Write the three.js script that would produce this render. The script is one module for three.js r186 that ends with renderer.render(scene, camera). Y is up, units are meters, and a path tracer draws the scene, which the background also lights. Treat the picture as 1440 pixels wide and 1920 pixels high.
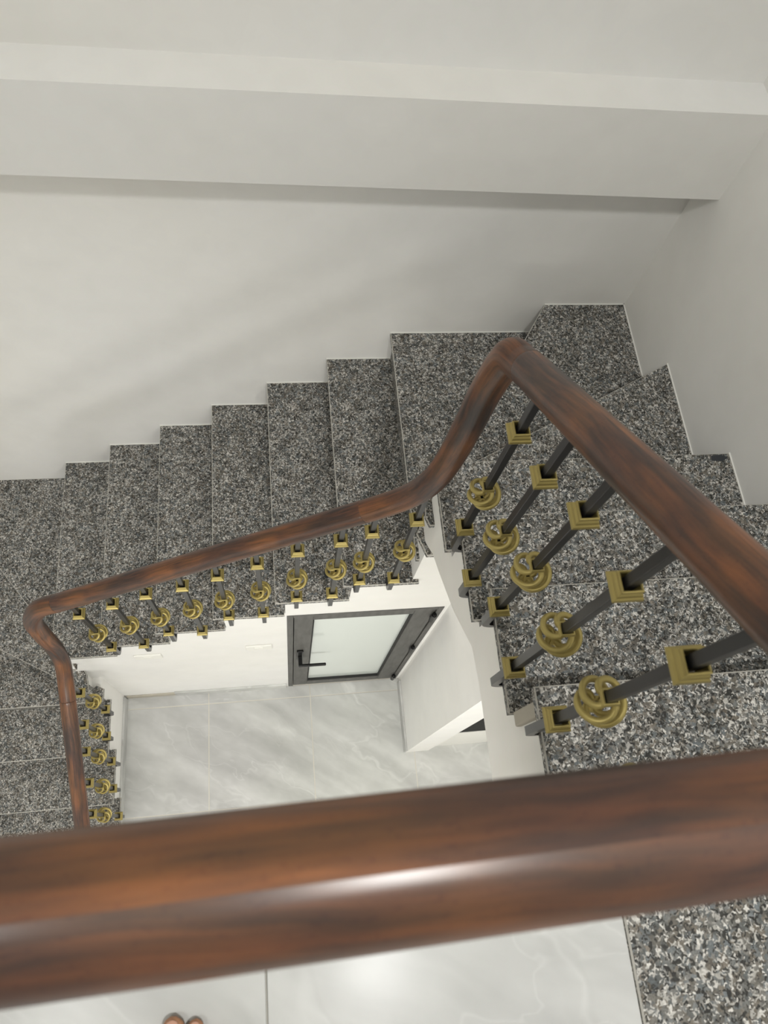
import * as THREE from 'three';
import { RectAreaLightUniformsLib } from 'three/addons/lights/RectAreaLightUniformsLib.js';
import { RoundedBoxGeometry } from 'three/addons/geometries/RoundedBoxGeometry.js';
import { mergeGeometries, mergeVertices, toCreasedNormals } from 'three/addons/utils/BufferGeometryUtils.js';
import { MarchingCubes } from 'three/addons/objects/MarchingCubes.js';

// ---------------------------------------------------------------- camera, exposure
const scene = new THREE.Scene();
scene.background = new THREE.Color(0x000000);          // a closed house: no sky is seen
const camera = new THREE.PerspectiveCamera(2 * Math.atan(960 / 1411.25) * 180 / Math.PI, 0.75, 0.05, 30);
camera.position.set(-0.4577, 2.395, 1.7381);
camera.rotation.set(-1.1563, -0.3522, 0.2833, 'YXZ');
camera.focus = 2.3;
camera.userData.fStop = 8;
const renderer = new THREE.WebGLRenderer({ antialias: true });
renderer.toneMapping = THREE.LinearToneMapping;
renderer.toneMappingExposure = 1.72;
renderer.shadowMap.enabled = true;
RectAreaLightUniformsLib.init();
// ceiling lights: [x, y, z, size, intensity]; built with their fittings further down
const LAMPS = [
  { p: [-0.08, 4.2, 2.33], size: 0.2, power: 195, label: 'round white ceiling light above the granite landing' },
  { p: [-1.5, 4.2, 2.4], size: 0.2, power: 60, label: 'round white ceiling light above the far end of the upper railing' },
];
const PANELS = [
  { p: [-1.25, 0.95, 3.4], size: 0.58, power: 23, label: 'square white ceiling panel light near the lowest flight' },
  { p: [-0.15, 0.95, 3.3], size: 0.58, power: 17, label: 'square white ceiling panel light near the short wall' },
];
const LAMP_COLOR = new THREE.Color().setRGB(1.0, 1.0, 0.972);

// ---------------------------------------------------------------- dimensions (metres)
const h = 0.17, hA = 0.1814, hC = 0.1685;              // risers of the three flights
const g = 0.2445, gA = 0.2401, gC = 0.2319;            // goings
const D = 0.96, W = 0.883, XR = -0.0163, XL = -1.3525, XW = -2.25, F = -2.175;
const z3 = 0.82, zc = 1.0704, TOP = 2 * h + 5 * hA + 0.005, ZE = 1.785, ZF = 7.0, CEIL = 4.2, SLAB = 0.95;
const levA = n => 2 * h + (n - 2) * hA, levC = n => -7 * h - (n - 7) * hC;

// ---------------------------------------------------------------- helpers
function rng(seed) { let a = seed >>> 0; return () => { a = (a + 0x6D2B79F5) | 0; let t = Math.imul(a ^ (a >>> 15), 1 | a); t = (t + Math.imul(t ^ (t >>> 7), 61 | t)) ^ t; return ((t ^ (t >>> 14)) >>> 0) / 4294967296; }; }
const R0 = rng(7);
const used = new Map();
function numbered(n) { const k = used.get(n) || 0; used.set(n, k + 1); return k ? `${n}_${String(k).padStart(3, '0')}` : n; }
function shade(o) { o.castShadow = o.receiveShadow = true; return o; }
function mesh(name, geo, m, parent = scene) { const o = shade(new THREE.Mesh(geo, m)); o.name = parent === scene ? numbered(name) : name; parent.add(o); return o; }
function group(name, label, category, pos = [0, 0, 0], grp) { const o = new THREE.Group(); o.name = numbered(name); o.position.set(...pos); o.userData = { label, category }; if (grp) o.userData.group = grp; scene.add(o); return o; }
function struct(name, geo, m, label, category) { const o = mesh(name, geo, m); o.userData = { kind: 'structure', label, category }; return o; }
function tag(o, label, category, grp) { Object.assign(o.userData, { label, category }); if (grp) o.userData.group = grp; return o; }
// uv in metres / size, from the side each face looks to
function uvm(geo, size = 1, ou = 0, ov = 0) {
  const q = geo.index ? geo.toNonIndexed() : geo; const p = q.attributes.position, uv = new Float32Array(p.count * 2);
  const a = new THREE.Vector3(), b = new THREE.Vector3(), c = new THREE.Vector3();
  for (let i = 0; i < p.count; i += 3) {
    a.fromBufferAttribute(p, i); b.fromBufferAttribute(p, i + 1); c.fromBufferAttribute(p, i + 2);
    const n = b.clone().sub(a).cross(c.clone().sub(a)); const ax = Math.abs(n.x), ay = Math.abs(n.y), az = Math.abs(n.z);
    [a, b, c].forEach((v, k) => {
      let s, t; if (ay >= ax && ay >= az) { s = v.x; t = v.z; } else if (ax >= az) { s = v.z; t = v.y; } else { s = v.x; t = v.y; }
      uv[(i + k) * 2] = s / size + ou; uv[(i + k) * 2 + 1] = t / size + ov;
    });
  }
  q.setAttribute('uv', new THREE.BufferAttribute(uv, 2)); return q;
}
function box(x0, x1, y0, y1, z0, z1, r = 0) {
  const w = x1 - x0, e = y1 - y0, d = z1 - z0;
  const q = r ? new RoundedBoxGeometry(w, e, d, 2, Math.min(r, w / 2.1, e / 2.1, d / 2.1)) : new THREE.BoxGeometry(w, e, d);
  return q.translate((x0 + x1) / 2, (y0 + y1) / 2, (z0 + z1) / 2);
}
// prism over a plan polygon [[x, z], ...], top at yTop
function prism(poly, yTop, thick, bevel = 0) {
  const s = new THREE.Shape(poly.map(([x, z]) => new THREE.Vector2(x, -z)));
  const q = new THREE.ExtrudeGeometry(s, { depth: thick - 2 * bevel, bevelEnabled: bevel > 0, bevelSize: bevel, bevelThickness: bevel, bevelOffset: -bevel, bevelSegments: 1, steps: 1 });
  return q.rotateX(-Math.PI / 2).translate(0, yTop - thick + bevel, 0);
}
// profile [[a, y], ...] extruded along x (a = z) or along z (a = x)
function alongX(pts, x0, x1) { const s = new THREE.Shape(pts.map(([z, y]) => new THREE.Vector2(-z, y))); return new THREE.ExtrudeGeometry(s, { depth: x1 - x0, bevelEnabled: false }).rotateY(Math.PI / 2).translate(x0, 0, 0); }
function alongZ(pts, z0, z1, holes = []) {
  const s = new THREE.Shape(pts.map(([x, y]) => new THREE.Vector2(x, y)));
  for (const hh of holes) s.holes.push(new THREE.Path(hh.map(([x, y]) => new THREE.Vector2(x, y))));
  return new THREE.ExtrudeGeometry(s, { depth: z1 - z0, bevelEnabled: false }).translate(0, 0, z0);
}

// ---------------------------------------------------------------- textures
const sm = t => t * t * (3 - 2 * t);
function vnoise(seed, n) {                                // tileable value noise on an n x n lattice
  const r = rng(seed), v = new Float32Array(n * n); for (let i = 0; i < n * n; i++) v[i] = r();
  return (x, y) => { const X = ((x % n) + n) % n, Y = ((y % n) + n) % n, i = X | 0, j = Y | 0, a = sm(X - i), b = sm(Y - j), i1 = (i + 1) % n, j1 = (j + 1) % n; return (v[j * n + i] * (1 - a) + v[j * n + i1] * a) * (1 - b) + (v[j1 * n + i] * (1 - a) + v[j1 * n + i1] * a) * b; };
}
function fbmer(seed, n, oct) { const L = []; for (let o = 0; o < oct; o++) L.push(vnoise(seed + o * 31, n << o)); return (u, v) => { let s = 0, a = 0.5, t = 0; L.forEach((f, o) => { s += a * f(u * (n << o), v * (n << o)); t += a; a *= 0.5; }); return s / t; }; }
function tex(size, fn, srgb = true, hgt = size) {
  const d = new Uint8Array(size * hgt * 4);
  for (let y = 0; y < hgt; y++) for (let x = 0; x < size; x++) { const c = fn(x / size, y / hgt, x, y), i = (y * size + x) * 4; d[i] = c[0]; d[i + 1] = c[1]; d[i + 2] = c[2]; d[i + 3] = 255; }
  const t = new THREE.DataTexture(d, size, hgt); t.wrapS = t.wrapT = THREE.RepeatWrapping; t.magFilter = THREE.LinearFilter; t.minFilter = THREE.LinearMipmapLinearFilter; t.generateMipmaps = true; if (srgb) t.colorSpace = THREE.SRGBColorSpace; t.needsUpdate = true; return t;
}
const GRANITE = 1.4;
function graniteTexture(seed) {
  const N = 2048, mk = (n, sd) => { const r = rng(sd), x = new Float32Array(n * n), y = new Float32Array(n * n), a = new Float32Array(n * n), b = new Float32Array(n * n); for (let i = 0; i < n * n; i++) { x[i] = r(); y[i] = r(); a[i] = r(); b[i] = r(); } return { n, x, y, a, b }; };
  const near = (c, X, Y) => { const n = c.n, i0 = Math.floor(X), j0 = Math.floor(Y); let m = 9, kb = 0; for (let dj = -1; dj <= 1; dj++) for (let di = -1; di <= 1; di++) { const k = ((j0 + dj + n) % n) * n + ((i0 + di + n) % n), dx = i0 + di + c.x[k] - X, dy = j0 + dj + c.y[k] - Y, d = dx * dx + dy * dy; if (d < m) { m = d; kb = k; } } return kb; };
  const big = mk(170, seed), small = mk(390, seed + 1), clump = vnoise(seed + 3, 60), w1 = vnoise(seed + 9, 380), w2 = vnoise(seed + 19, 380), warp = (u, v) => w1(u * 380, v * 380), warp2 = (u, v) => w2(u * 380, v * 380), fine = vnoise(seed + 29, 800);
  return tex(N, (u, v) => {
    const wu = (warp(u, v) - 0.5) * 0.0055, wv = (warp2(u, v) - 0.5) * 0.0055;
    const kb = near(big, (u + wu) * big.n, (v + wv) * big.n), ks = near(small, (u - wv) * small.n, (v + wu) * small.n);
    const cl = (clump(u * 60, v * 60) - 0.5) * 0.26; let c = 84 + 42 * big.a[kb], w = (big.b[kb] - 0.5) * 14;
    const t = small.a[ks] + cl; if (t > 0.76) { c = 156 + 62 * small.b[ks]; w = 2; } else if (t < 0.2) { c = 24 + 26 * small.b[ks]; w = 0; }
    c = Math.max(14, Math.min(240, c + (fine(u * 800, v * 800) - 0.5) * 30)); return [c + 1 + w, c, c - 4 - w];
  });
}
const graniteTex = graniteTexture(11);
const MARBLE = 2.4;
const marbleTex = (() => {                                // streaks and fine veins run aslant, as 2v - u = const
  const a = fbmer(101, 4, 5), b = fbmer(137, 6, 5), c = fbmer(171, 3, 6), d = fbmer(191, 3, 6), k = fbmer(211, 60, 2), st = fbmer(223, 6, 5);
  return tex(1280, (u, v) => {
    const wx = (a(u, v) - 0.5) * 0.16, wy = (b(u, v) - 0.5) * 0.16, t = 2 * v - u;
    const cloud = d(u + wx, v + wy) - 0.5, streak = st(u + wy, t * 2 + wx * 3) - 0.5, sk2 = c(u * 2 + wx, t * 4 + wy * 4) - 0.5;
    const r1 = Math.abs(c(u + 0.3 + wx, t + wy * 2.2) - 0.5), r2 = Math.abs(st(u + 0.7 + wy, t + 0.2 + wx * 2.5) - 0.5);
    const vein = Math.max(0, 1 - r1 / 0.011) * (0.35 + Math.max(0, cloud) * 3.2) + Math.max(0, 1 - r2 / 0.009) * Math.max(0, 0.35 - cloud * 2);
    const dark = Math.max(0, 1 - Math.abs(r1 - 0.02) / 0.014) * (0.2 + Math.max(0, cloud) * 1.5);
    const L = 194 + cloud * 32 + streak * 44 + sk2 * 34 + vein * 17 - dark * 12 + (k(u, v) - 0.5) * 8;
    return [L, L + 0.5 + cloud * 3, L - 2 - cloud * 5].map(x => Math.max(0, Math.min(255, x)));
  });
})();
const WALLT = 3.0;
const wallTex = (() => { const a = fbmer(301, 3, 5), b = fbmer(331, 40, 3); return tex(1024, (u, v) => { const L = 240 + (a(u, v) - 0.5) * 12 + (b(u, v) - 0.5) * 5, w = (a(v, u) - 0.5) * 6; return [L + w * 0.4, L - 1, L - 4 - w]; }); })();
const wallBump = (() => { const a = fbmer(401, 8, 5), b = fbmer(431, 120, 2); return tex(1024, (u, v) => { const L = 128 + (a(u, v) - 0.5) * 150 + (b(u, v) - 0.5) * 60; return [L, L, L]; }, false); })();
const woodTex = (() => {                                  // u along the grain, v round the rail
  const a = fbmer(501, 4, 5), b = fbmer(541, 8, 5), c = fbmer(571, 3, 4), p = vnoise(599, 512);
  return tex(1024, (u, v) => {
    const wv = v + (c(u, v) - 0.5) * 0.07, t = a(u * 1, wv * 6) * 0.45 + b(u * 1, wv * 10) * 0.55, s = b(u * 2 + 0.2, wv * 24 + 0.1), big = c(u * 2 + 0.4, v * 2 + 0.3);
    const k = Math.max(0, Math.min(1, (t - 0.33) * 2.9)), o = Math.max(0, big - 0.46) * 2.6, pores = p(u * 256, v * 512) > 0.84 ? -9 : 0;
    return [40 + 40 * k + 44 * o + (s - 0.5) * 30 + pores, 23 + 22 * k + 29 * o + (s - 0.5) * 19 + pores, 14 + 12 * k + 7 * o + (s - 0.5) * 10 + pores * 0.6].map(x => Math.max(6, Math.min(255, x)));
  });
})();
const woodBump = (() => { const a = fbmer(641, 16, 4); return tex(512, (u, v) => { const L = 128 + (a(u * 2, v * 4) - 0.5) * 160; return [L, L, L]; }, false); })();
const doorTex = (() => { const a = fbmer(601, 8, 5); return tex(512, (u, v) => { const L = 92 + (a(u * 6, v) - 0.5) * 34; return [L + 1, L, L - 3]; }); })();

// ---------------------------------------------------------------- materials
const std = o => new THREE.MeshStandardMaterial(o), phys = o => new THREE.MeshPhysicalMaterial(o);
const M = {
  wall: std({ map: wallTex, bumpMap: wallBump, bumpScale: 0.0016, roughness: 0.85 }),
  ceiling: std({ color: 0xf1f0ec, roughness: 0.9 }),
  granite: phys({ map: graniteTex, roughness: 0.6, clearcoat: 0.06, clearcoatRoughness: 0.25 }),
  graniteEdge: std({ color: 0xbdbab2, roughness: 0.75 }),
  marble: phys({ map: marbleTex, roughness: 0.55, clearcoat: 0.16, clearcoatRoughness: 0.2 }),
  grout: std({ color: 0xd6d2c8, roughness: 0.95 }),
  concrete: std({ color: 0xb9b3a6, roughness: 0.95, bumpMap: wallBump, bumpScale: 0.004 }),
  wood: phys({ map: woodTex, bumpMap: woodBump, bumpScale: 0.0006, roughness: 0.7, clearcoat: 0.5, clearcoatRoughness: 0.25 }),
  iron: phys({ color: 0x2a2a2c, roughness: 0.36, metalness: 0.35, clearcoat: 0.3, clearcoatRoughness: 0.3 }),
  brass: std({ color: 0xb0a063, roughness: 0.4, metalness: 0.6 }),
  door: std({ map: doorTex, roughness: 0.5, metalness: 0.15 }),
  gasket: std({ color: 0x1c1c1c, roughness: 0.7 }),
  glass: phys({ color: 0xecf3ee, roughness: 0.3, clearcoat: 0.6, clearcoatRoughness: 0.05, transmission: 0.06 }),
  dirt: std({ color: 0x33363a, roughness: 0.8 }),
  black: std({ color: 0x0d0d0e, roughness: 0.35, metalness: 0.3 }),
  blackGlass: phys({ color: 0x060708, roughness: 0.5, specularIntensity: 0.12 }),
  plastic: std({ color: 0xefeee8, roughness: 0.45 }),
  skin: phys({ color: 0xb98562, roughness: 0.6 }), nail: phys({ color: 0xc99a84, roughness: 0.35 }),
  glow: std({ color: 0xffffff, emissive: 0xfff4e2, emissiveIntensity: 3 }),
};

// ---------------------------------------------------------------- the room shell
const wallG = (geo, ou = 0) => uvm(geo, WALLT, ou);
struct('wall_back', wallG(box(XW - 0.1, W + 0.1, F, CEIL, -0.1, 0)), M.wall, 'white plastered wall behind the middle stair flight', 'wall');
struct('trim_1', wallG(alongZ([[XW, 0.873], [W, 0.81], [W, 1.1], [XW, 1.138]], -0.02, 0.12), 0.3), M.wall, 'white horizontal beam ledge along the wall above the stairs', 'beam');
struct('wall_right', wallG(box(W, W + 0.1, F, CEIL, 0, ZF), 0.37), M.wall, 'white plastered wall beside the granite winder steps', 'wall');
struct('wall_left', wallG(box(XW - 0.1, XW, F, CEIL, 0, ZF), 0.61), M.wall, 'white plastered wall beside the lowest stair flight', 'wall');
struct('wall_front', wallG(box(XW - 0.1, W + 0.1, F, CEIL, ZF, ZF + 0.1), 0.81), M.wall, 'white plastered wall facing the stairwell', 'wall');
struct('ceiling', box(XW - 0.1, W + 0.1, CEIL, CEIL + 0.1, -0.1, ZF + 0.1), M.ceiling, 'white ceiling over the stairwell', 'ceiling');
// lower floor: marble tiles on a grout bed
const floor = struct('floor', uvm(box(XW - 0.1, W + 0.1, F - 0.1, F - 0.0015, -0.1, ZF + 0.1), 1), M.grout, 'grey veined marble tile floor at the foot of the stairs', 'floor');
function tiles(parent, xs, zs, y, gap) {
  for (let i = 0; i + 1 < xs.length; i++) for (let j = 0; j + 1 < zs.length; j++) {
    const x0 = xs[i] + gap / 2, x1 = xs[i + 1] - gap / 2, z0 = zs[j] + gap / 2, z1 = zs[j + 1] - gap / 2; if (x1 - x0 < 0.02 || z1 - z0 < 0.01) continue;
    mesh('tile', uvm(prism([[x0, z0], [x1, z0], [x1, z1], [x0, z1]], y, 0.008, 0.0008), MARBLE), M.marble, parent);
  }
}
const rows = (z0, step) => { const a = []; for (let z = z0; z < ZF - 0.05; z += step) a.push(z); a.push(ZF); return a; };
tiles(floor, [-1.371, -0.905, -0.315, 0.275, W], [0.945, 1.016, ...rows(1.6, 0.59)], F, 0.005);
tiles(floor, [XW, -1.96, -1.371], [1.8, ...rows(2.19, 0.59)], F, 0.005);
// upper floor: slab, edge beams, marble tiles
const upper = struct('floor_upper', wallG(mergeGeometries([
  box(XW, W, SLAB, TOP - 0.007, ZE + 0.012, ZF), box(XW, W, 0.88, SLAB, ZE + 0.012, ZE + 0.22),
])), M.grout, 'pale marble tile floor of the upper storey behind the railing', 'floor');
tiles(upper, [XW, -1.698, -1.098, -0.498, -0.0045], [ZE, ...rows(2.385, 0.6)], TOP, 0.0022);
tiles(upper, [-0.0045, 0.44, W], rows(2.585, 0.6), TOP, 0.0022);

// ---------------------------------------------------------------- the staircase
const stairs = group('staircase', 'grey granite staircase turning down round an open well', 'staircase');
const TT = 0.02, NOSE = 0.02;
// a slab whose sharp arris was ground off: the narrow ground face shows pale, unpolished stone
function arris(q) {
  const p = q.attributes.position.array, u = q.attributes.uv.array, a = [[], []];
  for (let i = 0; i < p.length / 9; i++) {
    const k = i * 9, ux = p[k + 3] - p[k], uy = p[k + 4] - p[k + 1], uz = p[k + 5] - p[k + 2], vx = p[k + 6] - p[k], vy = p[k + 7] - p[k + 1], vz = p[k + 8] - p[k + 2];
    const nx = uy * vz - uz * vy, ny = uz * vx - ux * vz, nz = ux * vy - uy * vx, t = Math.abs(ny) / Math.hypot(nx, ny, nz); a[t > 0.15 && t < 0.97 ? 1 : 0].push(i);
  }
  const P = [], U = []; for (const L of a) for (const i of L) { for (let j = 0; j < 9; j++) P.push(p[i * 9 + j]); for (let j = 0; j < 6; j++) U.push(u[i * 6 + j]); }
  const o = new THREE.BufferGeometry(); o.setAttribute('position', new THREE.Float32BufferAttribute(P, 3)); o.setAttribute('uv', new THREE.Float32BufferAttribute(U, 2)); o.computeVertexNormals();
  o.addGroup(0, a[0].length * 3, 0); o.addGroup(a[0].length * 3, a[1].length * 3, 1); return o;
}
function slab(name, poly, y, thick = TT) { return mesh(name, arris(uvm(prism(poly, y, thick, 0.0026), GRANITE, R0(), R0())), [M.granite, M.graniteEdge], stairs); }
// upright granite board under a nosing line a-b (plan), set back by NOSE to the side of n
function riser(a, b, n, yTop, hh, t = 0.016) {
  const L = Math.hypot(n[0], n[1]), nx = n[0] / L, nz = n[1] / L, o = (p, d) => [p[0] + nx * d, p[1] + nz * d];
  const A = o(a, NOSE), B = o(b, NOSE), C = o(b, NOSE + t), E2 = o(a, NOSE + t);
  const area = (A[0] * B[1] - B[0] * A[1]) + (B[0] * C[1] - C[0] * B[1]) + (C[0] * E2[1] - E2[0] * C[1]) + (E2[0] * A[1] - A[0] * E2[1]);
  const poly = area > 0 ? [E2, C, B, A] : [A, B, C, E2];
  mesh('riser', uvm(prism(poly, yTop, hh), GRANITE, R0(), R0()), M.granite, stairs);
}
const xb = [0.0, -0.2405, -0.484, -0.7265, -0.971, -1.2235, -1.466];
// right flight, treads 3..6 and the landing slab
for (let n = 3; n <= 7; n++) {
  const z = z3 + (n - 3) * gA, y = n === 7 ? TOP : levA(n);
  if (n < 7) slab('tread', [[XR, z], [W, z], [W, z + gA + NOSE + 0.004], [XR, z + gA + NOSE + 0.004]], y);
  else slab('tread', [[-0.003, z], [W, z], [W, 2.583], [-0.003, 2.583]], y);
  riser([XR + 0.026, z], [W, z], [0, 1], y - TT, (n === 7 ? TOP - levA(6) : hA) - TT);
}
// winders of the upper turn
slab('tread', [[W, 0.383], [W, 0.86], [0.03, 0.86], [0.03, 0.94], [-0.012, 0.94], [-0.022, 0.91], [-0.015, 0.815]], 2 * h);
slab('tread', [[0.567, 0], [W, 0], [W, 0.41], [0.04, 0.862], [0.03, 0.975], [0.004, 0.975], [-0.022, 0.898], [0.018, 0.835]], h);
slab('tread', [[0, 0], [0.6, 0], [0.05, 0.86], [0.034, 0.93], [0, 0.93]], 0);
riser([W, 0.383], [0.02, 0.80], [0.44, 0.9], 2 * h - TT, h - TT);
riser([0.567, 0], [0.035, 0.80], [0.83, 0.55], h - TT, h - TT);
riser([0, 0], [0, 0.92], [1, 0], -TT, h - TT);
// middle flight, treads 1..6
for (let k = 1; k <= 6; k++) {
  slab('tread', [[xb[k], 0], [xb[k - 1] + NOSE + 0.014, 0], [xb[k - 1] + NOSE + 0.014, D], [xb[k], D]], -k * h);
  riser([xb[k], 0], [xb[k], D - 0.02], [1, 0], -k * h - TT, h - TT);
}
// winders of the lower turn
slab('tread', [[-2.13, 0], [-1.43, 0], [-1.43, 0.97], [-1.405, 0.97], [-1.42, 0.947]], levC(7));
slab('tread', [[XW, 0], [-2.1, 0], [-1.418, 0.92], [-1.396, 0.965], [-1.378, 1.058], [XW, 0.562]], levC(8));
slab('tread', [[XW, 0.53], [-1.41, 1.005], [-1.387, 0.987], [-1.353, 1.005], [-1.353, zc], [XW, zc]], levC(9));
riser([-2.13, 0], [-1.43, 0.94], [0.8, -0.6], levC(7) - TT, hC - TT);
riser([XW, 0.562], [-1.40, 1.045], [0.49, -0.87], levC(8) - TT, hC - TT);
riser([XW, zc], [XL - 0.026, zc], [0, -1], levC(9) - TT, hC - TT);
for (let n = 10; n <= 12; n++) {
  const z1 = zc + (n - 9) * gC;
  slab('tread', [[XW, z1 - gC - NOSE - 0.02], [XL, z1 - gC - NOSE - 0.02], [XL, z1], [XW, z1]], levC(n));
  riser([XW, z1], [XL - 0.026, z1], [0, -1], levC(n) - TT, hC - TT);
}
// plastered bodies
const soffitA = [[0.945, 0.19], [1.006, 0.265], [1.072, 0.312], [1.228, 0.436], [1.361, 0.585], [1.465, 0.605]];
{ // right flight
  const pts = [];
  for (let n = 3; n <= 6; n++) { const z = z3 + (n - 3) * gA + 0.036, y = levA(n) - TT; pts.push([z, y], [z + gA, y]); }
  pts.push([z3 + 4 * gA + 0.036, TOP - TT], [ZE + 0.2, TOP - TT], [ZE + 0.2, 0.607], ...soffitA.slice().reverse(), [z3 + 0.036, 0.1]);
  mesh('stair_body', wallG(alongX(pts, 0.003, W)), M.wall, stairs);
  // turn
  mesh('stair_body', wallG(prism([[W, 0.42], [W, 0.856], [0.012, 0.856], [0.02, 0.82]], 2 * h - TT, 0.3)), M.wall, stairs);
  mesh('stair_body', wallG(prism([[0.6, 0], [W, 0], [W, 0.42], [0.02, 0.82]], h - TT, 0.3)), M.wall, stairs);
  mesh('stair_body', wallG(prism([[0.037, 0], [0.6, 0], [0.037, 0.85]], -TT, 0.3)), M.wall, stairs);
}
{ // middle flight
  const pts = []; for (let k = 6; k >= 1; k--) pts.push([xb[k] + 0.037, -k * h - TT], [xb[k - 1] + 0.037, -k * h - TT]);
  pts.push([0.037, -0.3], [xb[6] + 0.037, -6 * h - 0.3]);
  mesh('stair_body', wallG(alongZ(pts, 0, 0.84)), M.wall, stairs);
  // left turn and lowest flight, solid down to the floor
  mesh('stair_body', wallG(prism([[-2.1, 0], [-1.429, 0], [-1.429, 0.945], [-1.44, 0.9]], levC(7) - TT, levC(7) - TT - F)), M.wall, stairs);
  mesh('stair_body', wallG(prism([[XW, 0], [-2.1, 0], [-1.42, 0.93], [-1.405, 1.02], [XW, 0.53]], levC(8) - TT, levC(8) - TT - F)), M.wall, stairs);
  mesh('stair_body', wallG(prism([[XW, 0.53], [-1.445, 0.9], [-1.372, 0.93], [-1.372, zc - 0.036], [XW, zc - 0.036]], levC(9) - TT, levC(9) - TT - F)), M.wall, stairs);
  const q = [[zc - 0.036, F]]; for (let n = 10; n <= 12; n++) { const y = levC(n) - TT; q.push([zc + (n - 10) * gC - 0.036, y], [zc + (n - 9) * gC - 0.036, y]); } q.push([zc + 3 * gC - 0.036, F]);
  mesh('stair_body', wallG(alongX(q, XW, -1.372)), M.wall, stairs);
}
// rough plaster left under the nosing ends
for (const [x0, x1, y0, y1, z0, z1] of [[XR + 0.008, 0.02, levA(5) + 0.002, levA(6) - TT, z3 + 3 * gA + 0.02, z3 + 3 * gA + 0.05]]) mesh('plaster_patch', uvm(box(x0, x1, y0, y1, z0, z1, 0.004), 1), M.concrete, stairs);

// white sealant along the joints between treads and walls
{
  const S = [];
  for (let k = 1; k <= 6; k++) S.push([xb[k], xb[k - 1] + 0.03, -k * h, 0, 0.004]);
  S.push([0, 0.57, 0, 0, 0.004], [0.567, W, h, 0, 0.004], [W - 0.004, W, h, 0, 0.4], [W - 0.004, W, 2 * h, 0.383, 0.85]);
  for (let n = 3; n <= 6; n++) S.push([W - 0.004, W, levA(n), z3 + (n - 3) * gA, z3 + (n - 2) * gA + 0.02]);
  for (const [x0, x1, y, z0, z1] of S) mesh('sealant', box(x0, x1, y - 0.001, y + 0.003, z0, z1), M.plastic, stairs);
}
// dark specks of old dirt on three treads
for (const [x, z, y, a, b, n] of [[0.845, 0.835, levA(3), 0.028, 0.012, 5], [-0.285, 0.855, -2 * h, 0.012, 0.02, 8], [-1.55, 1.145, levC(10), 0.008, 0.017, 7]]) {
  const poly = []; for (let i = 0; i < n; i++) { const t = -i / n * 2 * Math.PI, k = 0.75 + 0.4 * R0(); poly.push([x + Math.cos(t) * a * k, z + Math.sin(t) * b * k]); }
  mesh('dirt_spot', uvm(prism(poly, y + 0.0006, 0.001), 1), M.dirt, stairs);
}
// ---------------------------------------------------------------- walls under the stairs, door
const DX0 = -0.441, DX1 = 0.207, DY1 = -0.572, ZW = 0.945;
{
  const pts = [[-1.372, F]]; pts.push([DX0, F], [DX0, DY1], [DX1, DY1], [DX1, F], [0.3, F], [0.3, 0.14], [0.012, 0.14], [0.012, -h - TT]);
  for (let k = 1; k <= 6; k++) pts.push([xb[k] + 0.037, -k * h - TT], [xb[k] + 0.037, -(k + 1) * h - TT]);
  pts.push([-1.445, -7 * h - TT], [-1.445, F]);
  pts.shift();
  struct('wall_under_stairs', wallG(alongZ(pts, ZW - 0.1, ZW), 0.2), M.wall, 'white plastered wall with a door under the middle flight', 'wall');
  const prof = [[ZW, F], [ZW, 0.17], ...soffitA.slice(1, 4), [1.3792, 0.585], [1.3792, F]];
  struct('wall_partition', wallG(alongX(prof, 0.2235, 0.36), 0.45), M.wall, 'short white wall standing beside the grey door', 'wall');
}
// beside the partition's end: white panel with a dark pane
{
  const p = group('wall_panel', 'white panel with a black glass pane beside the short wall end under the stairs', 'panel', [0.36, F, 1.36]);
  const fr = [[0, 0], [0.52, 0], [0.52, 2.85], [0, 2.85]], hole = [[0.022, 0.65], [0.022, 1.23], [0.5, 1.23], [0.5, 0.65]];
  mesh('panel_frame', wallG(alongZ(fr, -0.03, 0.0, [hole]), 0.15), M.plastic, p);
  mesh('glass_pane', box(0.024, 0.498, 0.652, 1.228, -0.02, -0.003), M.blackGlass, p);
}
// skirting of cut tiles
const skirt = (n, g2, l, m = M.marble) => struct(n, uvm(g2, MARBLE, 0.3, 0.2), m, l, 'baseboard');
skirt('baseboard_back', box(-1.09, DX0 - 0.012, F, F + 0.085, ZW, ZW + 0.012, 0.002), 'grey tile skirting along the white wall left of the door');
skirt('baseboard_back', box(-1.36, -1.09, F, F + 0.06, ZW, ZW + 0.008, 0.003), 'bare beige mortar strip where skirting is missing', M.concrete);
skirt('baseboard_left', box(-1.372, -1.36, F, F + 0.085, ZW + 0.012, 1.75, 0.002), 'grey tile skirting along the lowest stair flight');
skirt('baseboard_right', box(0.2115, 0.2235, F, F + 0.085, ZW + 0.03, 1.3792, 0.002), 'grey tile skirting along the short wall beside the door');
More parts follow.
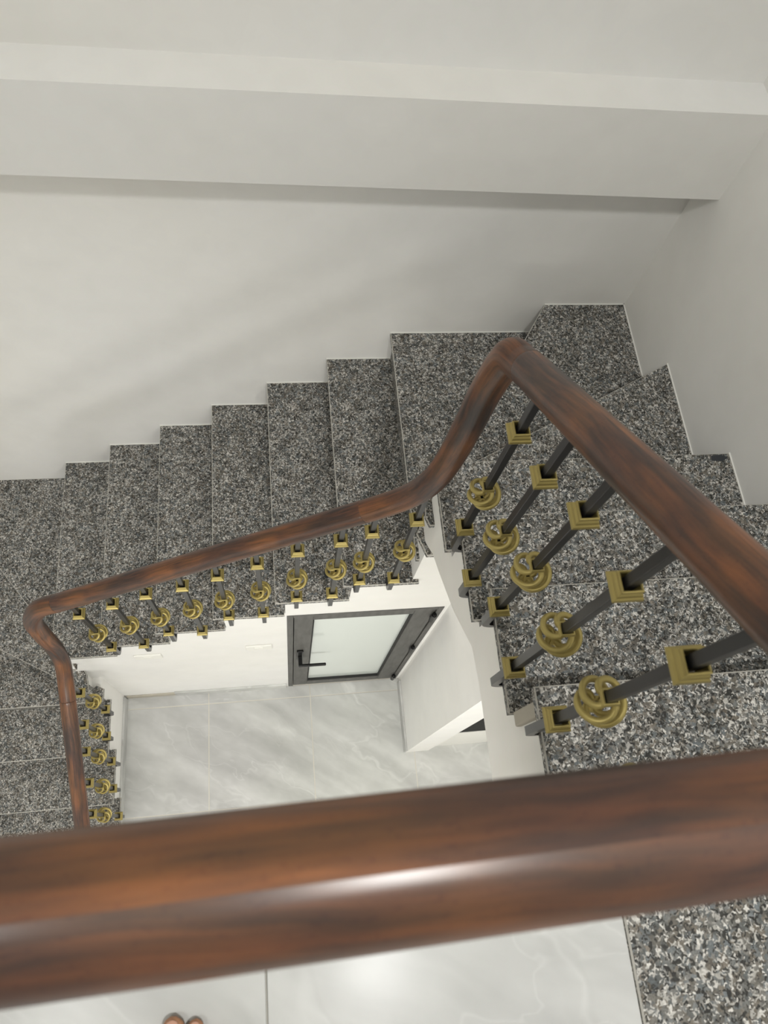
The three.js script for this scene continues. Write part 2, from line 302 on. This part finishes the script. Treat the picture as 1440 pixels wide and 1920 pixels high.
// door
{
  const d = new THREE.Group(); d.name = 'door_1'; d.position.set(DX0, F, ZW); d.userData = { kind: 'structure', label: 'grey framed door with a frosted glass pane under the stairs', category: 'door' }; scene.add(d);
  const w = DX1 - DX0, t = DY1 - F;
  const duv = q => uvm(q, 0.6);
  for (const [x0, x1, y0, y1] of [[0.001, 0.026, 0.002, t - 0.001], [w - 0.026, w - 0.001, 0.002, t - 0.001], [0.026, w - 0.026, t - 0.03, t - 0.001]]) mesh('door_frame', duv(box(x0, x1, y0, y1, -0.06, 0.004, 0.002)), M.door, d);
  const leaf = new THREE.Group(); leaf.name = 'door_leaf'; d.add(leaf);
  const l0 = 0.029, l1 = w - 0.029, lt = t - 0.033;
  for (const [x0, x1, y0, y1] of [[l0, 0.108, 0.012, lt], [w - 0.118, l1, 0.012, lt], [0.108, w - 0.118, lt - 0.06, lt], [0.108, w - 0.118, 0.012, 0.1]]) mesh('leaf_rail', duv(box(x0, x1, y0, y1, -0.045, 0, 0.003)), M.door, leaf);
  mesh('glass_pane', box(0.106, w - 0.116, 0.098, lt - 0.058, -0.026, -0.018), M.glass, leaf);
  mesh('glass_gasket', mergeGeometries([box(0.108, w - 0.118, 0.1, 0.112, -0.018, -0.004), box(0.108, 0.114, 0.1, lt - 0.06, -0.018, -0.004), box(w - 0.124, w - 0.118, 0.1, lt - 0.06, -0.018, -0.004), box(0.108, w - 0.118, lt - 0.066, lt - 0.06, -0.018, -0.004)]), M.gasket, leaf);
  const hd = mergeGeometries([box(0.044, 0.076, 0.78, 0.96, 0, 0.012, 0.005), box(0.05, 0.07, 0.85, 0.872, 0.01, 0.062, 0.004), box(0.05, 0.185, 0.851, 0.871, 0.05, 0.064, 0.005)]);
  mesh('door_handle', hd, M.black, leaf);
  for (const y of [0.1, 0.86, t - 0.13]) {
    const q = mergeGeometries([new THREE.CylinderGeometry(0.011, 0.011, 0.085, 16).translate(w - 0.03, y, 0.012), new THREE.CylinderGeometry(0.006, 0.008, 0.012, 12).translate(w - 0.03, y + 0.048, 0.012)]);
    mesh('hinge', q, M.black, d);
  }
}
// switch plates
for (const [x, y, near] of [[-1.072, -1.13, 'by the stair corner'], [-0.571, -1.085, 'nearer the grey door']]) {
  const s = group('switch_plate', `flat white wall switch plate ${near}`, 'switch', [x, y, ZW], 'switch plates on the lower wall');
  mesh('plate', box(-0.06, 0.06, -0.036, 0.036, 0, 0.009, 0.003), M.plastic, s);
  mesh('rocker', box(-0.02, 0.02, -0.02, 0.02, 0.008, 0.0125, 0.002), M.plastic, s);
}

// ---------------------------------------------------------------- the railing
const rail = group('stair_railing', 'continuous round wooden handrail on black balusters with brass ornaments', 'railing');
const RR = 0.032;
function sweep(points, r0, r1 = r0, seg = 10, uo = 0, tension = 0.5, straight = false) {
  const v = points.map(p => new THREE.Vector3(...p));
  const cv = straight && v.length === 2 ? new THREE.LineCurve3(v[0], v[1]) : new THREE.CatmullRomCurve3(v, false, 'centripetal', tension);
  const len = cv.getLength(), n = Math.max(8, Math.round(len / 0.012 * seg / 10)), K = 40;
  const fr = []; let up = new THREE.Vector3(0, 1, 0);
  for (let i = 0; i <= n; i++) {
    const P = cv.getPointAt(i / n), T = cv.getTangentAt(i / n).normalize();
    if (i === 0 && Math.abs(T.y) > 0.9) up.set(1, 0, 0);
    const N = up.clone().sub(T.clone().multiplyScalar(up.dot(T))).normalize(); up = N.clone(); fr.push([P, T, N, new THREE.Vector3().crossVectors(T, N)]);
  }
  const pos = [], uv = [], idx = [];
  const ring = (f, r, u) => { for (let k = 0; k <= K; k++) { const a = k / K * 2 * Math.PI, c = Math.cos(a) * r, s = Math.sin(a) * r; pos.push(f[0].x + f[2].x * c + f[3].x * s, f[0].y + f[2].y * c + f[3].y * s, f[0].z + f[2].z * c + f[3].z * s); uv.push(u, k / K * 0.4 + uo * 1.7); } };
  const e = 0.0012; // chamfered ends show the joint
  const off = (f, d) => [f[0].clone().addScaledVector(f[1], d), f[1], f[2], f[3]];
  const rings = [[off(fr[0], 0), r0 - e, 0]];
  rings.push([off(fr[0], e), r0, e]);
  for (let i = 1; i < n; i++) rings.push([fr[i], r0 + (r1 - r0) * i / n, len * i / n]);
  rings.push([off(fr[n], -e), r1, len - e]); rings.push([fr[n], r1 - e, len]);
  for (const [f, r, u] of rings) ring(f, r, u / 0.75 + uo);
  for (let i = 0; i + 1 < rings.length; i++) for (let k = 0; k < K; k++) { const a = i * (K + 1) + k, b = a + K + 1; idx.push(a, a + 1, b, b, a + 1, b + 1); }
  for (const [i, flip] of [[0, 1], [rings.length - 1, 0]]) { const c = pos.length / 3, f = rings[i][0]; pos.push(f[0].x, f[0].y, f[0].z); uv.push(uo, 0); for (let k = 0; k < K; k++) { const a = i * (K + 1) + k; flip ? idx.push(c, a + 1, a) : idx.push(c, a, a + 1); } }
  const q = new THREE.BufferGeometry(); q.setAttribute('position', new THREE.Float32BufferAttribute(pos, 3)); q.setAttribute('uv', new THREE.Float32BufferAttribute(uv, 2)); q.setIndex(idx); q.computeVertexNormals(); return q;
}
const xA = XR - 0.02, zB = D + 0.02, xC = XL + 0.02;
const railA = z => 1.385 + (z - 1.087) * 0.822, railB = x => 0.575 + (x + 0.223) * 0.707, railC = z => -0.735 - (z - 1.035) * 0.7265;
const GY = 2.028, GZ = 1.7588;
const guardPt = x => [x, GY - 0.009 * (x + 0.4577), GZ - 0.021 * (x + 0.4577)];
mesh('handrail', sweep([guardPt(-2.2), guardPt(-0.16)], RR, RR, 10, 0.13, 0.5, true), M.wood, rail);
mesh('handrail', sweep([guardPt(-0.158), guardPt(-0.11), [-0.056, 1.995, 1.735], [xA, railA(1.68), 1.68], [xA, railA(1.64), 1.64]], RR, RR, 20, 0.57), M.wood, rail);
mesh('handrail', sweep([[xA, railA(1.64), 1.64], [xA, railA(1.07), 1.07]], RR, RR, 10, 0.31, 0.5, true), M.wood, rail);
mesh('handrail', sweep([[xA, railA(1.07), 1.07], [xA - 0.004, railA(1.05), 1.048], [-0.047, 1.338, 1.021], [-0.05, 1.29, 1.006], [-0.055, 1.18, 0.997], [-0.058, 1.06, 0.995], [-0.067, 0.89, 0.993], [-0.081, 0.775, 0.988], [-0.112, 0.685, 0.983], [-0.16, 0.624, 0.98], [-0.232, railB(-0.232), zB]], RR, RR, 24, 0.77), M.wood, rail);
mesh('handrail', sweep([[-0.232, railB(-0.232), zB], [-1.19, railB(-1.19), zB]], RR, RR, 10, 0.05, 0.5, true), M.wood, rail);
mesh('handrail', sweep([[-1.19, railB(-1.19), zB], [-1.25, railB(-1.25), 0.979], [-1.297, -0.225, 0.981], [-1.322, -0.305, 0.987], [-1.331, -0.43, 0.994], [-1.333, -0.56, 1.004], [-1.333, -0.655, 1.018], [xC, -0.735, 1.05], [xC, railC(1.1), 1.1], [xC, railC(1.17), 1.17]], RR, RR, 24, 0.42), M.wood, rail);
mesh('handrail', sweep([[xC, railC(1.17), 1.17], [xC, railC(2.0), 2.0]], RR, RR, 10, 0.9, 0.5, true), M.wood, rail);

// one baluster: a square iron bar with its foot bent into the wall, two brass collars, one brass basket
const BAR = 0.0075;
function barGeo(yFoot, yOrn, yTop) { // local: y up, foot bends towards +x
  const parts = []; const rad = 0.026;
  const path = [[0.045, yFoot - 0.005]]; for (let i = 0; i <= 6; i++) { const a = Math.PI / 2 * i / 6; path.push([rad - Math.sin(a) * rad, yFoot - 0.005 + rad - Math.cos(a) * rad]); }
  path.push([0, yOrn - 0.03]);
  const pos = [], idx = [];
  path.forEach(([x, y], i) => {
    const [xa, ya] = path[Math.max(0, i - 1)], [xc, yc] = path[Math.min(path.length - 1, i + 1)]; const L = Math.hypot(xc - xa, yc - ya), tx = (xc - xa) / L, ty = (yc - ya) / L, nx = -ty, ny = tx;
    for (const [s, t] of [[-1, -1], [1, -1], [1, 1], [-1, 1]]) pos.push(x + nx * BAR * s, y + ny * BAR * s, BAR * t);
    if (i) for (let k = 0; k < 4; k++) { const a = (i - 1) * 4 + k, b = (i - 1) * 4 + (k + 1) % 4; idx.push(a, a + 4, b, b, a + 4, b + 4); }
  });
  idx.push(0, 1, 2, 0, 2, 3);
  const e = (path.length - 1) * 4; idx.push(e, e + 2, e + 1, e, e + 3, e + 2);
  const q = new THREE.BufferGeometry(); q.setAttribute('position', new THREE.Float32BufferAttribute(pos, 3)); q.setIndex(idx);
  const q2 = toCreasedNormals(q, 0.6); q2.deleteAttribute('uv');
  const top = box(-BAR, BAR, yOrn + 0.03, yTop, -BAR, BAR, 0.0015).toNonIndexed(); top.deleteAttribute('uv');
  return mergeGeometries([q2, top]);
}
function squareLathe(prof) { const q = new THREE.LatheGeometry(prof.map(([r, y]) => new THREE.Vector2(r * Math.SQRT2, y)), 4).rotateY(Math.PI / 4); return toCreasedNormals(q, 0.2); }
const collarGeo = squareLathe([[0.0115, -0.010], [0.0195, -0.0115], [0.0205, -0.009], [0.0195, -0.004], [0.0172, -0.002], [0.0165, 0.003], [0.0142, 0.006], [0.0145, 0.0115], [0.0125, 0.0125], [0.0112, 0.0115], [0.0108, -0.0095], [0.0078, -0.0098]]);
const basketGeo = (() => {
  const parts = [squareLathe([[0.002, -0.036], [0.0095, -0.036], [0.0115, -0.031], [0.0105, -0.025], [0.003, -0.02]]), squareLathe([[0.003, 0.02], [0.0105, 0.025], [0.0125, 0.031], [0.0108, 0.036], [0.0088, 0.036], [0.0086, 0.031], [0.002, 0.031]])];
  for (let s = 0; s < 4; s++) {
    const pts = []; for (let i = 0; i <= 16; i++) { const t = i / 16, a = s * Math.PI / 2 - t * Math.PI * 1.3, r = 0.006 + 0.026 * Math.pow(Math.sin(Math.PI * t), 0.75); pts.push(new THREE.Vector3(Math.cos(a) * r, -0.027 + 0.054 * t, Math.sin(a) * r)); }
    parts.push(new THREE.TubeGeometry(new THREE.CatmullRomCurve3(pts), 30, 0.0051, 8).toNonIndexed());
  }
  return mergeGeometries(parts.map(p => { const q = p.index ? p.toNonIndexed() : p; q.deleteAttribute('uv'); return q; }));
})();
function baluster(x, z, turn, yFoot, yLow, yOrn, yUp, yTop) {
  const b = mesh('baluster', barGeo(0, yOrn - yFoot, yTop - yFoot), M.iron, rail); b.position.set(x, yFoot, z); b.rotation.y = turn;
  mesh('collar', collarGeo, M.brass, b).position.y = yLow - yFoot;
  mesh('basket', basketGeo, M.brass, b).position.y = yOrn - yFoot;
  mesh('collar', collarGeo, M.brass, b).position.y = yUp - yFoot;
}
for (const [z, f, l, o, u] of [[1.135, 0.682, 0.83, 1.014, 1.277], [1.256, 0.695, 0.83, 1.081, 1.353], [1.37, 0.862, 1.0, 1.212, 1.469], [1.497, 0.865, 1.037, 1.29, 1.546], [1.615, 1.045, 1.218, 1.396, 1.648], [1.735, 1.048, 1.2, 1.46, 1.73]])
  baluster(xA, z, 0, f, l, o, u, railA(z));
for (const [x, f, l, o, u] of [[-0.08, -0.164, -0.02, 0.245, 0.501], [-0.197, -0.173, -0.02, 0.157, 0.424], [-0.282, -0.33, -0.16, 0.097, 0.363], [-0.406, -0.338, -0.18, 0.018, 0.295], [-0.528, -0.521, -0.364, -0.098, 0.198], [-0.655, -0.535, -0.373, -0.182, 0.104], [-0.774, -0.718, -0.58, -0.273, 0.014], [-0.899, -0.733, -0.556, -0.354, -0.051], [-1.024, -0.88, -0.737, -0.442, -0.145], [-1.156, -0.908, -0.757, -0.531, -0.244]])
  baluster(x, zB, Math.PI / 2, f, l, o, u, x > -0.1 ? 0.70 : railB(x));
for (const [z, f, l, o, u] of [[1.112, -1.667, -1.49, -1.25, -1.01], [1.233, -1.685, -1.537, -1.339, -1.102], [1.341, -1.88, -1.667, -1.406, -1.157], [1.466, -1.907, -1.729, -1.509, -1.244], [1.592, -2.03, -1.89, -1.57, -1.331], [1.715, -2.05, -1.9, -1.66, -1.42]])
  baluster(xC, z, Math.PI, f, l, o, u, railC(z));
for (let i = 0; i < 16; i++) { const x = -0.22 - i * 0.124, p = guardPt(x); baluster(x, p[2], -Math.PI / 2, TOP - 0.06, TOP + 0.1, TOP + 0.34, TOP + 0.6, p[1]); }

// ---------------------------------------------------------------- ceiling lights
for (const L of LAMPS) {
  const c = group('ceiling_light', L.label, 'light', L.p, 'lights on the top ceiling');
  mesh('rim', new THREE.LatheGeometry([[0.105, 0], [0.125, 0], [0.128, -0.012], [0.122, -0.022], [0.112, -0.022], [0.105, -0.014]].map(p => new THREE.Vector2(...p)), 48), M.plastic, c);
  mesh('diffuser', new THREE.CylinderGeometry(0.106, 0.106, 0.012, 48).translate(0, -0.008, 0), M.glow, c);
  const l = new THREE.RectAreaLight(LAMP_COLOR, L.power, L.size, L.size); l.position.y = -0.026; l.rotation.x = -Math.PI / 2; c.add(l);
}
for (const L of PANELS) {
  const c = group('panel_light', L.label, 'light', L.p, 'panel lights under the upper floor'), r = L.size / 2 + 0.012;
  for (const [x0, x1, z0, z1] of [[-r, r, -r, -r + 0.012], [-r, r, r - 0.012, r], [-r, -r + 0.012, -r + 0.012, r - 0.012], [r - 0.012, r, -r + 0.012, r - 0.012]]) mesh('rim', box(x0, x1, -0.014, 0, z0, z1), M.plastic, c);
  mesh('diffuser', box(-r + 0.012, r - 0.012, -0.01, 0, -r + 0.012, r - 0.012), M.glow, c);
  const l = new THREE.RectAreaLight(LAMP_COLOR, L.power, L.size, L.size); l.position.y = -0.017; l.rotation.x = -Math.PI / 2; c.add(l);
}
// ---------------------------------------------------------------- bare right foot at the rail
{
  const S = 56, size = 0.17, mc = new MarchingCubes(S, M.skin, false, false, 120000); mc.isolation = 0;
  const ctr = [-0.585, TOP + 0.165, 2.085], bones = [];
  const cap = (a, b, r0, r1) => bones.push([a, b, r0, r1]);
  const y0 = TOP;
  const toes = [[-0.613, 1.938, 0.0135], [-0.586, 1.944, 0.0105], [-0.563, 1.956, 0.0095], [-0.543, 1.97, 0.0088], [-0.526, 1.986, 0.0082]];
  toes.forEach(([x, z, r], i) => { const kx = -0.615 + i * 0.021, kz = 2.015 + i * 0.007; cap([x, y0 + r, z + r], [x * 0.5 + kx * 0.5, y0 + r * 1.35, (z + kz) / 2 + 0.006], r, r * 0.92); cap([x * 0.5 + kx * 0.5, y0 + r * 1.35, (z + kz) / 2 + 0.006], [kx, y0 + 0.02, kz], r * 0.92, 0.014); });
  for (let i = 0; i < 5; i++) cap([-0.615 + i * 0.021, y0 + 0.02, 2.015 + i * 0.007], [-0.6 + i * 0.011, y0 + 0.042, 2.12], 0.0165, 0.026);
  cap([-0.583, y0 + 0.045, 2.11], [-0.578, y0 + 0.085, 2.175], 0.03, 0.034); cap([-0.588, y0 + 0.03, 2.11], [-0.58, y0 + 0.032, 2.205], 0.026, 0.031);
  cap([-0.578, y0 + 0.085, 2.175], [-0.575, y0 + 0.2, 2.185], 0.034, 0.036); cap([-0.575, y0 + 0.2, 2.185], [-0.574, y0 + 0.3, 2.182], 0.036, 0.045);
  const cell = 2 * size / S;
  for (let k = 0; k < S; k++) for (let j = 0; j < S; j++) for (let i = 0; i < S; i++) {
    const x = ctr[0] + (i - S / 2) * cell, y = ctr[1] + (j - S / 2) * cell, z = ctr[2] + (k - S / 2) * cell; let d = 1;
    for (const [a, b, r0, r1] of bones) {
      const bx = b[0] - a[0], by = b[1] - a[1], bz = b[2] - a[2], t = Math.max(0, Math.min(1, ((x - a[0]) * bx + (y - a[1]) * by + (z - a[2]) * bz) / (bx * bx + by * by + bz * bz)));
      const e = Math.hypot(x - a[0] - bx * t, y - a[1] - by * t, z - a[2] - bz * t) - (r0 + (r1 - r0) * t);
      const kk = 0.006, hh = Math.max(kk - Math.abs(d - e), 0) / kk; d = Math.min(d, e) - hh * hh * kk * 0.25;
    }
    mc.field[i + j * S + k * S * S] = -d;
  }
  mc.update();
  const n = mc.count, q = new THREE.BufferGeometry();
  const P = new Float32Array(n * 3); for (let i = 0; i < n; i++) { P[i * 3] = mc.positionArray[i * 3] * size; P[i * 3 + 1] = mc.positionArray[i * 3 + 1] * size + 0.165; P[i * 3 + 2] = mc.positionArray[i * 3 + 2] * size; }
  q.setAttribute('position', new THREE.BufferAttribute(P, 3)); const qq = mergeVertices(q, 1e-5); qq.computeVertexNormals();
  const p = group('person', "bare toes of a person's foot standing on the upper marble floor", 'person', [ctr[0], TOP, ctr[2]]);
  mesh('foot', qq, M.skin, p);
  toes.forEach(([x, z, r]) => { const nl = mesh('toenail', new THREE.SphereGeometry(1, 14, 10).scale(r * 0.72, r * 0.22, r * 0.75), M.nail, p); nl.position.set(x - ctr[0], r * 1.86, z + r * 0.9 - ctr[2]); nl.rotation.x = -0.15; });
}
renderer.render(scene, camera);
